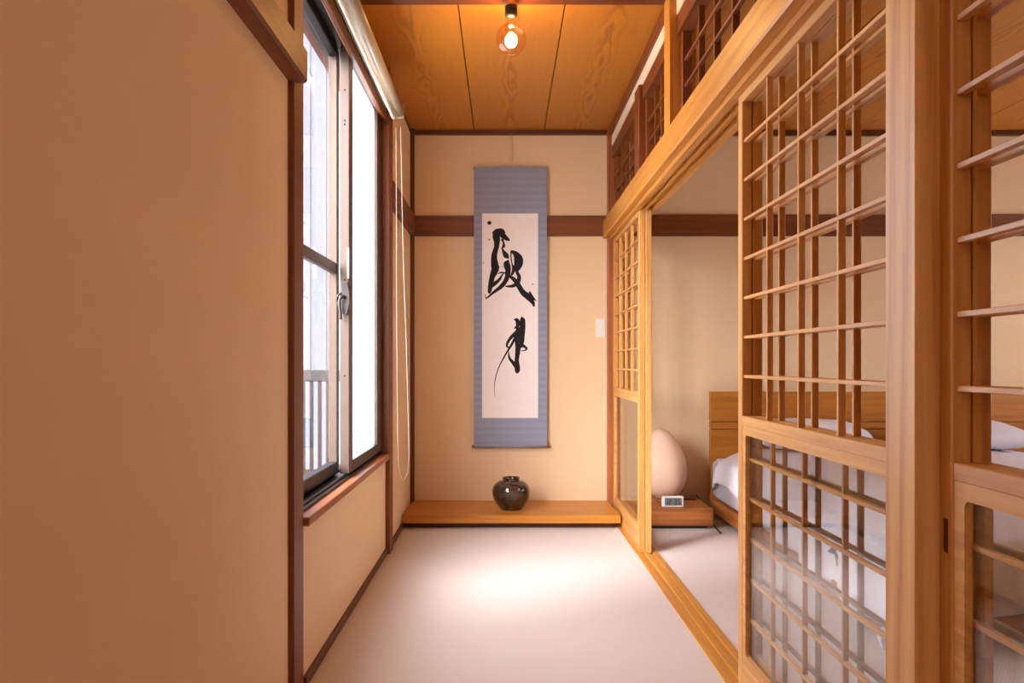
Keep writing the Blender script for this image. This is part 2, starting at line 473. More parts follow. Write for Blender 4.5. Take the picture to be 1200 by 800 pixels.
# ceiling: cedar boards with dark gaps
ce = thing('ceiling', (1.8, 1.7, ZC), 'amber cedar board ceiling with dark joints', 'ceiling', kind='structure')
box('backing', XL-0.3, XB+0.1, YN-0.1, YF+0.1, ZC+0.02, ZC+0.10, 'dark', ce, 0)
bw = 0.44
edges = [-0.19 + bw*i for i in range(-1, 12)]
for i in range(len(edges)-1):
    a, b_ = edges[i], edges[i+1]
    if a > XB: break
    a = max(a, XL-0.14); b_ = min(b_, XB)
    for (ya, yb) in ((YN, 3.16), (3.165, YF)):
        box('board', a+0.0025, b_-0.0025, ya, yb, ZC, ZC+0.02, 'ceiling', ce, 0.002)
# beam across the ceiling carrying the lamp
bmw = box('trim_1', XL, XR, 3.12, 3.20, ZC-0.03, ZC+0.01, 'dark', None, 0.003)
tag(bmw, 'dark wooden cross batten on the ceiling above the amber bulb', 'beam', kind='structure')

t = box('trim_2', -0.578, 0.648, YF-0.028, YF, ZC-0.029, ZC, 'dark', None, 0.002)
tag(t, 'dark wooden ceiling trim above the scroll wall', 'trim', kind='structure')
t = box('trim_3', 0.76, XB, YF-0.028, YF, ZC-0.034, ZC, 'dark', None, 0.002)
tag(t, 'dark wooden ceiling trim above the bedroom wall', 'trim', kind='structure')
t = box('trim_4', -0.578, 0.66, YF-0.022, YF, 1.75, 1.878, 'old', None, 0.002)
tag(t, 'dark horizontal wooden rail across the wall behind the scroll', 'trim', kind='structure')
t = box('trim_5', 0.74, XB, YF-0.022, YF, 1.75, 1.885, 'old', None, 0.002)
tag(t, 'dark horizontal wooden rail across the bedroom wall', 'trim', kind='structure')
t = box('trim_6', -0.62, -0.567, YF-0.05, YF, 0, ZC, 'dark', None, 0.003)
tag(t, 'thin dark corner post left of the scroll wall', 'trim', kind='structure')

# left wall timber
t = box('trim_7', XL-0.12, -0.587, 2.223, 2.33, 0, ZC, 'old', None, 0.004)
tag(t, 'dark wooden post between the blank wall and the window', 'post', kind='structure')
t = extrude_y('trim_8', [(XL-0.01,1.738),(-0.5625,1.738),(-0.555,1.745),(-0.555,1.826),(XL-0.01,1.836)], YN, 2.245, wood('old','y'))
tag(t, 'dark horizontal rail across the top of the blank left wall', 'trim', kind='structure')
t = box('trim_9', XL-0.12, -0.568, 3.95, 4.06, 0, ZC, 'old', None, 0.004)
tag(t, 'brown wooden post on the far side of the window', 'post', kind='structure')
t = box('trim_10', XL, -0.562, 4.06, YF-0.04, 1.75, 1.878, 'old', None, 0.003)
tag(t, 'short dark rail between the window post and the far corner', 'trim', kind='structure')
t = box('baseboard_left', XL, -0.579, 2.33, 3.95, 0, 0.03, 'dark', None, 0.002)
tag(t, 'thin dark baseboard under the window wall', 'baseboard', kind='structure')
t = box('baseboard_left', XL, -0.579, 4.06, YF-0.05, 0, 0.03, 'dark', None, 0.002)
tag(t, 'short thin dark baseboard beside the wooden ledge', 'baseboard', kind='structure')
t = box('trim_11', -0.62, -0.586, YN, 4.99, 2.39, ZC, 'old', None, 0.002)
tag(t, 'brown ceiling trim along the window wall', 'trim', kind='structure')
t = box('trim_12', -0.606, -0.585, 2.33, 3.95, 2.146, 2.37, 'old', None, 0.003)
tag(t, 'brown wooden header board above the window', 'trim', kind='structure')
t = box('trim_13', XL-0.05, -0.57, 2.33, 3.95, 0.471, 0.498, 'sill', None, 0.003)
tag(t, 'worn reddish wooden window sill', 'sill', kind='structure')

# ------------------------------------------------------------------ window
win = thing('window_1', (-0.66, 3.14, 0.498), 'two-pane sliding window with bronze aluminium frame', 'window', kind='structure')
WZ0, WZ1 = 0.498, 2.235
WY0, WY1 = 2.33, 3.95
box('track', -0.725, -0.6065, WY0, WY1, WZ0, WZ0+0.008, 'black_frame', win)
for xx in (-0.625, -0.6775):
    box('track_rib', xx-0.004, xx+0.004, WY0, WY1, WZ0+0.008, WZ0+0.016, 'black_frame', win, 0.001)
box('frame_head', -0.725, -0.6065, WY0, WY1, WZ1-0.04, WZ1, 'black_frame', win)
box('frame_jamb', -0.725, -0.6065, WY0, WY0+0.03, WZ0+0.008, WZ1-0.04, 'black_frame', win)
box('frame_jamb', -0.725, -0.6065, WY1-0.03, WY1, WZ0+0.008, WZ1-0.04, 'black_frame', win)

def sash(name, x0, x1, y0, y1, glassmat, stile_n, stile_f, midrail, parent):
    s_ = thing(name, ((x0+x1)/2, (y0+y1)/2, WZ0+0.017), parent=parent)
    z0, z1 = WZ0+0.017, WZ1-0.042
    box('stile', x0, x1, y0, y0+stile_n, z0, z1, 'bronze', s_, 0.003)
    box('stile', x0, x1, y1-stile_f, y1, z0, z1, 'bronze', s_, 0.003)
    box('bottom_rail', x0, x1, y0+stile_n, y1-stile_f, z0, z0+0.045, 'black_frame', s_, 0.003)
    box('top_rail', x0, x1, y0+stile_n, y1-stile_f, z1-0.032, z1, 'black_frame', s_, 0.003)
    xm = (x0+x1)/2
    if midrail:
        box('middle_rail', x0+0.004, x1-0.004, y0+stile_n, y1-stile_f, midrail-0.02, midrail+0.02, 'bronze', s_, 0.003)
        box('pane', xm-0.002, xm+0.002, y0+stile_n-0.005, y1-stile_f+0.005, z0+0.042, midrail-0.019, glassmat, s_, 0)
        box('pane', xm-0.002, xm+0.002, y0+stile_n-0.005, y1-stile_f+0.005, midrail+0.019, z1-0.03, glassmat, s_, 0)
    else:
        box('pane', xm-0.002, xm+0.002, y0+stile_n-0.005, y1-stile_f+0.005, z0+0.042, z1-0.03, glassmat, s_, 0)
    return s_
sash('near_sash', -0.695, -0.660, WY0+0.03, 3.18, 'glass', 0.05, 0.035, 1.325, win)
fs = sash('far_sash', -0.645, -0.607, 3.12, WY1-0.03, 'frosted', 0.075, 0.11, None, win)
# lock pieces on the meeting stile (depth three: parts of the sash)
lx = -0.622
mesh_obj('latch_plate', [(lx+dx, yy, z) for yy in (3.108, 3.121) for dx, z in ((-0.012,1.262),(0.008,1.266),(0.016,1.225),(0.016,1.180),(0.006,1.138),(-0.012,1.142))],
         [tuple(range(6)), tuple(range(11,5,-1))]+[(i,(i+1)%6,6+(i+1)%6,6+i) for i in range(6)], 'iron', fs, (lx,3.115,1.2))
tube('latch_lever', smooth_pts([(lx-0.002,3.112,1.205),(lx-0.004,3.096,1.208),(lx-0.014,3.088,1.200),(lx-0.018,3.086,1.180),(lx-0.014,3.086,1.150),(lx-0.013,3.087,1.118)],4), 0.006, 'iron', fs)
tube('latch_hook', smooth_pts([(lx-0.012,3.112,1.222),(lx-0.026,3.106,1.214),(lx-0.032,3.104,1.196),(lx-0.026,3.104,1.180)],4), 0.0045, 'iron', fs)
box('guard_strip', -0.6145, -0.6075, 3.114, 3.121, 1.280, 1.400, 'white_plastic', fs, 0.002)
for zz in (2.02, 1.90, 1.885, 1.275, 0.90):
    tube('screw', [(-0.626,3.121,zz),(-0.626,3.118,zz)], 0.0035, 'black', fs)

# roller blind
rb = thing('roller_blind', (-0.53, 3.13, 2.12), 'rolled up cream roller blind on the header above the window', 'blind')
box('mounting_rail', -0.585, -0.528, 2.335, 3.885, 2.190, 2.215, 'cream_metal', rb, 0.006)
rp = [(0.0,0)]
rollv = []
rr_ = 0.021
tube('rolled_fabric', [(-0.508,2.345,2.168),(-0.508,3.875,2.168)], rr_, 'cream_metal', rb, 24)
box('bottom_bar', -0.545, -0.532, 2.35, 3.87, 2.132, 2.146, 'white_plastic', rb, 0.005)
for y in (2.335, 3.875):
    box('end_cap', -0.547, -0.487, y, y+0.01, 2.140, 2.212, 'cream_metal', rb, 0.004)
def cz(px, py, d): return ((px-VPX)*d/F, d, H+(VPY-py)*d/F)
cord = [cz(464,150,3.9), cz(464.5,250,3.9), cz(465,400,3.9), cz(466.5,530,3.9), cz(469,554,3.9), cz(473,562,3.9), cz(478,550,3.9), cz(479,520,3.9), cz(476,400,3.9), cz(472.5,300,3.9), cz(470.5,200,3.9), cz(469.5,148,3.9)]
tube('pull_cord', smooth_pts(cord, 5), 0.0016, 'cord', rb, 6)

# ------------------------------------------------------------------ partition timber on the right
sill = extrude_y('trim_14', [(0.655,-0.05),(0.765,-0.05),(0.765,0.006),(0.741,0.006),(0.741,-0.002),(0.720,-0.002),(0.720,0.006),(0.702,0.006),(0.702,-0.002),(0.681,-0.002),(0.681,0.006),(0.655,0.006)], YN, YF-0.001, wood('cypressrail','y'))
tag(sill, 'grooved wooden floor track under the sliding lattice doors', 'track', kind='structure')
kam = extrude_y('trim_15', [(0.655,1.745),(0.655,1.715),(0.681,1.715),(0.681,1.730),(0.702,1.730),(0.702,1.711),(0.710,1.711),(0.710,1.730),(0.738,1.730),(0.738,1.711),(0.765,1.711),(0.765,1.745)], YN, YF-0.001, wood('cypressrail','y'))
tag(kam, 'grooved wooden head track above the sliding lattice doors', 'track', kind='structure')
t = extrude_y('trim_16', [(0.680,1.735),(0.626,1.735),(0.622,1.743),(0.622,1.842),(0.680,1.850)], YN, YF-0.001, wood('cypressrail','y'))
tag(t, 'broad golden wooden beam running above the lattice doors', 'beam', kind='structure')
t = box('trim_17', 0.70, 0.765, YN, YF-0.001, 1.745, 1.85, 'old', None, 0.002)
tag(t, 'wooden beam above the doors on the bedroom side', 'beam', kind='structure')
t = box('trim_18', 0.640, 0.745, 1.2375, 1.34, 0, ZC, 'post', None, 0.004)
tag(t, 'thick pale cypress post in the right foreground between lattice doors', 'post', kind='structure')
t = box('trim_19', 0.648, 0.76, 4.955, YF, 0, ZC, 'sill', None, 0.003)
tag(t, 'brown corner post between the scroll wall and the lattice doors', 'post', kind='structure')
t = box('trim_20', 0.640, 0.745, 3.09, 3.19, 1.85, ZC, 'cypressrail', None, 0.003)
tag(t, 'short wooden post between the transoms above the broad beam', 'post', kind='structure')
t = box('trim_21', 0.652, 0.745, 3.865, 3.985, 1.85, 2.30, 'old', None, 0.002)
tag(t, 'slim brown stud between the two far transoms', 'post', kind='structure')
for i, (ya, yb, lb) in enumerate(((3.19, 4.955, 'far'), (1.34, 3.09, 'near'))):
    t = box('wall_partition', 0.668, 0.74, ya, yb, 2.30, 2.362, 'plaster_strip', None, 0)
    tag(t, 'thin cream plaster strip above the %s transom lattice' % lb, 'wall', kind='structure')
    t = box('trim_%d' % (22+i), 0.655, 0.75, ya, yb, 2.362, ZC, 'old', None, 0.002)
    tag(t, 'brown ceiling trim above the %s transom lattice' % lb, 'trim', kind='structure')

def transom(y0, y1, label, cols):
    r = thing('transom_lattice', (0.70, (y0+y1)/2, 1.85), label, 'transom')
    box('bottom_rail', 0.675, 0.725, y0, y1, 1.85, 1.89, 'old', r)
    box('top_rail', 0.672, 0.730, y0, y1, 2.225, 2.30, 'old', r)
    box('stile', 0.684, 0.720, y0, y0+0.035, 1.89, 2.225, 'old', r)
    box('stile', 0.684, 0.720, y1-0.035, y1, 1.89, 2.225, 'old', r)
    a, b_ = y0+0.035, y1-0.035
    for k in range(1, cols):
        y = a+(b_-a)*k/cols
        box('vertical_bar', 0.694, 0.716, y-0.006, y+0.006, 1.89, 2.225, 'old', r, 0.001)
    for z in (1.912, 2.012, 2.112):
        box('horizontal_bar', 0.691, 0.705, a, b_, z-0.005, z+0.005, 'old', r, 0.001)
    return r
transom(3.985, 4.955, 'brown lattice transom in the far corner nearest the scroll', 5)
transom(3.19, 3.865, 'brown lattice transom between the slim stud and the short post', 4)
transom(1.34, 3.09, 'long brown lattice transom above the near sliding doors', 8)

# ------------------------------------------------------------------ lattice doors
def rounded_frame(name, x0, x1, y0, y1, z0, z1, wdt, r, mat, parent):
    """Rectangular rim with rounded inner corners, thickness x0..x1."""
    inner = []; outer = []
    a0, a1, b0, b1 = y0+wdt, y1-wdt, z0+wdt, z1-wdt
    for (cy, cz_, s0, oy, oz) in ((a1-r,b1-r,0,y1,z1),(a0+r,b1-r,90,y0,z1),(a0+r,b0+r,180,y0,z0),(a1-r,b0+r,270,y1,z0)):
        for k in range(6):
            an = math.radians(s0+90*k/5)
            inner.append((cy+r*math.cos(an), cz_+r*math.sin(an)))
            # outer point: clamp the same ray to the rectangle corner
            if k == 0: o_ = (oy, cz_+0.0) if s0 in (0,180) else (cy, oz)
            elif k == 5: o_ = (cy, oz) if s0 in (0,180) else (oy, cz_)
            else: o_ = (oy, oz)
            outer.append(o_)
    n = len(inner)
    v = [(x0,y,z) for y,z in inner]+[(x0,y,z) for y,z in outer]+[(x1,y,z) for y,z in inner]+[(x1,y,z) for y,z in outer]
    f = []
    for i in range(n):
        j = (i+1)%n
        for q in ((i,j,n+j,n+i),(2*n+i,2*n+j,3*n+j,3*n+i),(i,j,2*n+j,2*n+i),(n+i,n+j,3*n+j,3*n+i)):
            f.append(q)
    o = mesh_obj(name, v, f, mat, parent, ((x0+x1)/2,(y0+y1)/2,(z0+z1)/2))
    bm = bmesh.new(); bm.from_mesh(o.data)
    bmesh.ops.remove_doubles(bm, verts=bm.verts, dist=1e-5)
    bmesh.ops.dissolve_degenerate(bm, edges=bm.edges, dist=1e-6)
    bmesh.ops.recalc_face_normals(bm, faces=bm.faces)
    bm.to_mesh(o.data); bm.free()
    return o

Z_TOP = 1.729
Z_UB, Z_UT = 0.80, 1.691      # upper lattice opening
def lattice_door(n, x0, y0, y1, label, lower=True, pull=None):
    x1 = x0+0.028
    d = thing('door_%d' % n, ((x0+x1)/2, (y0+y1)/2, 0), label, 'door', kind='structure')
    sw = 0.038
    W = 'cypress'
    box('stile', x0, x1, y0, y0+sw, 0.001, Z_TOP, W, d, 0.002)
    st = box('stile', x0, x1, y1-sw, y1, 0.001, Z_TOP, W, d, 0.002)
    a, b_ = y0+sw, y1-sw
    box('top_rail', x0, x1, a, b_, Z_UT, Z_TOP, W, d)
    box('middle_rail', x0, x1, a, b_, 0.773, Z_UB, W, d)
    box('bottom_rail', x0, x1, a, b_, 0.001, 0.100, W, d)
    rounded_frame('glazing_rim', x0+0.0015, x0+0.014, a, b_, 0.100, 0.773, 0.026, 0.012, wood(W,'y'), d)
    box('glass_pane', x0+0.010, x0+0.0135, a+0.02, b_-0.02, 0.12, 0.753, 'glass', d, 0)
    ys = [b_-0.197-0.2195*k for k in range(3)]
    for y in ys:
        box('vertical_bar', x0+0.0053, x0+0.021, y-0.0045, y+0.0045, Z_UB, Z_UT, W, d, 0.001)
    for k in range(1, 8):
        z = Z_UB+(Z_UT-Z_UB)*k/8
        box('horizontal_bar', x0+0.005, x0+0.019, a, b_, z-0.0045, z+0.0045, W, d, 0.001)
    if lower:
        for y in ys:
            box('lower_vertical_bar', x0+0.0153, x0+0.027, y-0.0045, y+0.0045, 0.100, 0.773, W, d, 0.001)
        for k in range(5):
            z = 0.678-0.1135*k
            box('lower_horizontal_bar', x0+0.015, x0+0.026, a, b_, z-0.0045, z+0.0045, W, d, 0.001)
    if pull:
        box('finger_pull', x0-0.001, x0+0.004, pull-0.006, pull+0.006, 0.660, 0.712, 'handle_red', d, 0.001)
    return d
XFD, XRD = 0.676, 0.7065
lattice_door(1, XFD, 3.986, 4.953, 'far lattice sliding door on the corridor side beside the ledge', lower=False)
lattice_door(2, XRD, 3.970, 4.940, 'far lattice sliding door on the bedroom side', lower=False)
lattice_door(3, XFD, 1.342, 2.302, 'near lattice sliding door left of the thick post, corridor side')
lattice_door(4, XRD, 1.342, 2.300, 'near lattice sliding door left of the thick post, bedroom side')
lattice_door(5, XFD, 0.275, 1.2365, 'nearest lattice sliding door right of the thick post with red finger pull', pull=1.219)
lattice_door(6, XRD, 0.275, 1.2365, 'nearest lattice sliding door right of the thick post, bedroom side')

# ------------------------------------------------------------------ ledge, vase, scroll, switch
led = thing('display_ledge', (0.04, 4.8, 0.0), 'low golden wooden ledge under the hanging scroll', 'ledge')
lv = [(-0.578,4.548),(0.664,4.548),(0.664,4.70),(0.648,4.95),(0.648,YF-0.001),(-0.567,YF-0.001),(-0.567,4.985),(-0.578,4.985)]
n_ = len(lv)
mesh_obj('plank', [(x,y,0.034) for x,y in lv]+[(x,y,0.079) for x,y in lv],
         [tuple(range(n_)), tuple(range(2*n_-1,n_-1,-1))]+[(i,(i+1)%n_,n_+(i+1)%n_,n_+i) for i in range(n_)], wood('shelf','x'), led, (0.04,4.8,0.056))
box('plinth', -0.56, 0.64, 4.60, 4.98, 0.0, 0.034, 'dark', led)

vs = thing('ceramic_vase', (0.04, 4.75, 0.079), 'round dark brown glazed ceramic vase on the wooden ledge', 'vase')
vp = [(0.0,0.0),(0.060,0.0),(0.066,0.006),(0.086,0.032),(0.104,0.068),(0.112,0.102),(0.112,0.126),(0.104,0.152),(0.086,0.172),(0.066,0.183),(0.052,0.187)]
vp = [(r, z*0.92) for r, z in vp]
lathe('body', smooth_pts(vp,4), 'vase', vs, (0.04,4.75,0.079))
lathe('neck', [(r, z-0.015) for r, z in [(0.053,0.183),(0.050,0.190),(0.050,0.196),(0.053,0.201),(0.051,0.204),(0.046,0.200),(0.043,0.190),(0.043,0.186)]], 'vase', vs, (0.04,4.75,0.079))

YS = 5.005
def sp(px, py, y=YS): return ((px-VPX)*y/F, y, H+(VPY-py)*y/F)
a = sp(555.5,197.5); b_ = sp(641,522)
scr = thing('hanging_scroll', ((a[0]+b_[0])/2, YS, b_[2]), 'tall blue-grey hanging scroll with black brush calligraphy on white paper', 'scroll')
box('cloth_mount', a[0], b_[0], YS-0.0015, YS+0.0015, b_[2], a[2], 'scroll', scr, 0)
a = sp(565,250); b_ = sp(630.5,489.5)
pp = box('paper', a[0], b_[0], YS-0.0028, YS-0.0014, b_[2], a[2], 'paper', scr, 0)
a = sp(555,199); b_ = sp(641.5,196)
box('top_stick', a[0], b_[0], YS-0.005, YS+0.006, a[2], b_[2], 'scroll', scr, 0.002)
a = sp(556,522.5); b_ = sp(640.5,522.5)
tube('bottom_roller', [a, b_], 0.010, 'scroll', scr, 12)
for x0_, x1_ in ((552.8,556),(640.5,645.5)):
    tube('roller_knob', [sp(x0_,522.5), sp(x1_,522.5)], 0.008, wood('stand','x'), scr, 12)
hk = sp(598.5,160,5.03)
tube('hanging_cord', [sp(577,196.5), sp(596.5,191), (hk[0]-0.006,5.028,hk[2]-0.12), (hk[0]-0.004,5.03,hk[2]+0.05)], 0.0015, 'cord', scr, 6)
tube('hanging_cord', [sp(620,196.5), sp(601,191), (hk[0]+0.010,5.028,hk[2]-0.12), (hk[0]+0.006,5.03,hk[2]+0.05)], 0.0015, 'cord', scr, 6)

def stroke(pts, tf, seg=7, jit=0.05):
    """Brush stroke: a flat ribbon of varying width with round ends."""
    P = smooth_pts(pts, seg)
    v = []; f = []
    rnd = random.Random(int(pts[0][0]*31+pts[0][1]))
    N = len(P)
    for i, (x, y, wd) in enumerate(P):
        x0, y0 = P[max(i-1,0)][:2]; x1, y1 = P[min(i+1,N-1)][:2]
        L = math.hypot(x1-x0, y1-y0) or 1
        nx, ny = -(y1-y0)/L, (x1-x0)/L
        wd *= 1.16
        h1 = wd/2*(1+rnd.uniform(-jit,jit)); h2 = wd/2*(1+rnd.uniform(-jit,jit))
        v.append((x+nx*h1, y+ny*h1)); v.append((x-nx*h2, y-ny*h2))
    for i in range(N-1): f.append((2*i,2*i+1,2*i+3,2*i+2))
    for e, sgn in ((0,-1),(N-1,1)):          # caps
        x, y, wd = P[e]; q = P[1] if e == 0 else P[N-2]
        dx, dy = x-q[0], y-q[1]; L = math.hypot(dx,dy) or 1
        a0 = math.atan2(dy,dx); base = len(v)
        for k in range(7):
            an = a0-math.pi/2+math.pi*k/6
            v.append((x+wd/2*math.cos(an), y+wd/2*math.sin(an)))
        f.append(tuple(range(base, base+7)))
    return [tf(p) for p in v], f

def glyph(name, strokes, tf, mat, parent, dots=()):
    V = []; Fc = []
    for k, s_ in enumerate(strokes):
        v, f = stroke(s_, lambda p: tf(p, k))
        o = len(V); V += v; Fc += [tuple(i+o for i in q) for q in f]
    for (x, y, r) in dots:
        o = len(V)
        for k in range(12):
            V.append(tf((x+r*math.cos(k*math.pi/6)*1.1, y+r*math.sin(k*math.pi/6)), 0))
        Fc.append(tuple(range(o, o+12)))
    me_loc = V[0]
    return mesh_obj(name, V, Fc, mat, parent, me_loc)
def tf1(p, k): return sp(560+p[0]/6.667, 245+p[1]/6.667, YS-0.0030-0.00003*k)
def tf2(p, k): return sp(560+p[0]/6.16, 360+p[1]/6.154, YS-0.0030-0.00003*k)
g1 = [
 [(122,185,22),(150,178,44),(182,182,52),(196,205,40),(222,228,30),(242,240,18)],
 [(140,205,50),(148,240,46),(146,290,34),(128,360,38),(130,430,50),(136,466,52),(112,530,38),(98,600,32),(90,648,24)],
 [(98,610,20),(130,582,26),(165,552,20),(190,515,11),(200,498,8),(178,494,8),(156,506,5)],
 [(190,238,18),(200,262,12),(202,288,20),(190,306,10),(206,340,26),(222,364,36),(236,378,18)],
 [(238,402,14),(226,430,46),(236,480,38),(222,548,32),(184,602,28),(122,650,18),(70,694,9),(60,685,5),(57,660,3)],
 [(262,328,16),(290,345,34),(314,380,58),(318,420,60),(306,462,46),(306,490,22),(322,530,26),(312,575,26),(270,600,22),(216,602,8)],
 [(258,335,10),(260,380,8),(268,430,10),(280,470,24),(266,510,16)],
 [(180,500,6),(205,495,9),(240,515,16),(290,557,30),(320,600,34),(352,650,38),(400,690,42),(430,730,26),(438,758,12)],
 [(404,648,14),(428,690,18),(456,715,4)],
]
glyph('upper_character', g1, tf1, 'ink', scr, ((90,107,15),(90,238,6),(43,420,4),(428,585,5),(190,450,4)))
g2 = [
 [(266,88,12),(284,95,26),(287,128,22),(264,152,7)],
 [(286,120,18),(288,160,24),(288,190,40)],
 [(318,76,18),(322,100,36),(320,180,36),(310,250,40),(294,280,42)],
 [(290,180,46),(294,240,48),(290,300,34),(281,380,26),(285,435,34),(284,462,30)],
 [(286,178,28),(242,214,20),(213,258,15),(212,284,12),(236,290,8)],
 [(306,268,34),(336,282,18),(352,297,13),(340,309,8),(312,313,3)],
 [(222,320,4),(228,365,15),(255,400,22),(284,440,26)],
 [(284,190,20),(246,264,15),(200,340,10),(150,435,6),(125,520,5),(120,580,3),(125,650,1.5)],
]
glyph('lower_character', g2, tf2, 'ink', scr)

sw_ = thing('light_switch', sp(703.5,384,YF), 'white light switch plate on the wall right of the scroll', 'switch')
a = sp(698,395,YF); b_ = sp(709,373,YF)
box('plate', a[0], b_[0], YF-0.008, YF, a[2], b_[2], 'white_plastic', sw_, 0.003)
box('rocker', a[0]+0.014, b_[0]-0.014, YF-0.012, YF-0.008, a[2]+0.03, b_[2]-0.03, 'white_plastic', sw_, 0.001)

# ------------------------------------------------------------------ lamps
def bulb_lamp(x, y, ztop, label, power=BULB_POWER):
    L = thing('bulb_lamp', (x, y, ztop), label, 'lamp', 'bare amber bulbs on the ceiling')
    lathe('ceiling_cap', [(0.0,0.0),(0.026,0.0),(0.026,-0.022),(0.024,-0.026),(0.0,-0.026)], 'brass', L, (x,y,ztop), 24)
    lathe('socket', [(0.0,-0.026),(0.025,-0.026),(0.025,-0.046),(0.0225,-0.048),(0.025,-0.051),(0.024,-0.064),(0.016,-0.071),(0.0,-0.071)], 'black', L, (x,y,ztop), 24)
    gp = [(0.014,-0.070),(0.017,-0.082),(0.026,-0.094),(0.044,-0.108),(0.055,-0.126),(0.0585,-0.147),(0.054,-0.170),(0.042,-0.190),(0.022,-0.203),(0.001,-0.206)]
    gp = [(r, -0.070+(z+0.070)*1.08) for r, z in gp]
    g = lathe('glass_bulb', smooth_pts(gp,4), 'amber', L, (x,y,ztop), 40)
    # faceted dimples of the moulded glass
    for v in g.data.vertices:
        an = math.atan2(v.co.y, v.co.x); k = 1+0.02*math.cos(6*an)*min(1, max(0, -(v.co.z+0.085)*20))
        v.co.x *= k; v.co.y *= k
    fp = []
    for k in range(5):
        an = k*math.pi*2/5
        fp += [(x+0.008*math.cos(an), y+0.008*math.sin(an), ztop-0.128), (x+0.016*math.cos(an+0.6), y+0.016*math.sin(an+0.6), ztop-0.160)]
    tube('filament', fp, 0.0011, 'filament', L, 5)
    tube('stem', [(x,y,ztop-0.07),(x,y,ztop-0.115)], [0.006,0.003], 'glass', L, 8)
    ld = bpy.data.lights.new('bulb_glow', 'POINT'); ld.energy = power; ld.color = BULB_TINT; ld.shadow_soft_size = 0.02
    lo = bpy.data.objects.new('bulb_glow', ld); place(lo, L, (x, y, ztop-0.140))
    return L
bulb_lamp(0.027, 3.155, ZC-0.030, 'round amber glass filament bulb hanging from the ceiling batten')
bb = box('trim_24', XL, XR, -0.64, -0.56, ZC-0.03, ZC+0.01, 'dark', None, 0.003)
tag(bb, 'dark wooden ceiling batten behind the viewpoint', 'beam', kind='structure')
bulb_lamp(0.027, -0.60, ZC-0.030, 'added amber glass filament bulb, unseen on the batten behind the viewpoint', 9.0)  # unseen extra bulb, added to warm the foreground walls
bulb_lamp(2.45, 1.60, ZC, 'added amber glass filament bulb, out of view on the bedroom ceiling', 9.0)  # added out of view to bring warm light to the bedroom wall

# ------------------------------------------------------------------ bedroom
st = thing('bedside_platform', (0.98, 4.78, 0), 'low solid wooden bedside platform under the egg-shaped lamp', 'bedside table')
box('block', 0.775, 1.192, 4.545, 5.00, 0.018, 0.119, 'stand', st, 0.003, 'x')
box('foot', 0.80, 1.165, 4.575, 4.98, 0.0, 0.018, 'black', st)

EX, EY = 0.958, 4.79
el = thing('egg_lamp', (EX, EY, 0.119), 'unlit egg-shaped paper lamp on the low bedside platform', 'lamp')
prof = []
for k in range(25):
    a_ = math.pi*k/24
    z = -math.cos(a_)
    r = 0.137*math.sin(a_)*(1-0.20*z)
    prof.append((max(r,0.001), 0.012+0.212*(1+z)))
eo = lathe('shade', prof, 'shade', el, (EX,EY,0.119), 40)
for v in eo.data.vertices:
    v.co.x += -0.018*(v.co.z/0.43)**2+0.0
    q = 1+0.018*math.sin(5*math.atan2(v.co.y,v.co.x)+9*v.co.z)
    v.co.x *= q; v.co.y *= q
lathe('base', [(0.0,0),(0.045,0),(0.045,0.010),(0.035,0.018),(0.0,0.018)], wood('stand','x'), el, (EX,EY,0.119), 32)
tube('power_cord', smooth_pts([(EX+0.04,EY,0.1245),(EX+0.14,EY+0.03,0.1235),(EX+0.20,EY+0.02,0.1235)],5), 0.0035, 'black', el, 6)

# clock
ck = thing('digital_clock', (0.972, 4.60, 0.119), 'small white digital clock on the bedside platform showing 12:35', 'clock')
cw, ch = 0.126, 0.062
box('case', 0.972-cw/2, 0.972+cw/2, 4.587, 4.610, 0.119, 0.119+ch, 'white_plastic', ck, 0.005)
scn = box('display', 0.972-cw/2+0.016, 0.972+cw/2-0.012, 4.5855, 4.5872, 0.119+0.010, 0.119+ch-0.009, 'lcd', ck, 0)
SEG = {'1':'bc','2':'abged','3':'abgcd','5':'afgcd'}
def digit(ch_, x, z, wd, hg):
    tk = 0.0042; y0, y1 = 4.5848, 4.5856
    parts = {'a':(x,x+wd,z+hg-tk,z+hg),'g':(x,x+wd,z+hg/2-tk/2,z+hg/2+tk/2),'d':(x,x+wd,z,z+tk),
             'b':(x+wd-tk,x+wd,z+hg/2,z+hg),'c':(x+wd-tk,x+wd,z,z+hg/2),'f':(x,x+tk,z+hg/2,z+hg),'e':(x,x+tk,z,z+hg/2)}
    V = []; Fc = []
    for s_ in SEG[ch_]:
        a0,a1,c0,c1 = parts[s_]; o = len(V)
        V += [(a0,y0,c0),(a1,y0,c0),(a1,y0,c1),(a0,y0,c1),(a0,y1,c0),(a1,y1,c0),(a1,y1,c1),(a0,y1,c1)]
        Fc += [tuple(o+i for i in q) for q in ((0,1,2,3),(4,5,6,7),(0,1,5,4),(1,2,6,5),(2,3,7,6),(3,0,4,7))]
    mesh_obj('digit', V, Fc, 'digit', ck, (x,4.585,z))
for c_, dx in (('1',-0.044),('2',-0.025),('3',0.006),('5',0.027)):
    digit(c_, 0.972+dx, 0.119+0.016, 0.014, 0.031)
for dz in (0.024, 0.036):
    box('colon', 0.972-0.004, 0.972-0.0005, 4.5848, 4.5856, 0.119+dz, 0.119+dz+0.004, 'digit', ck, 0)

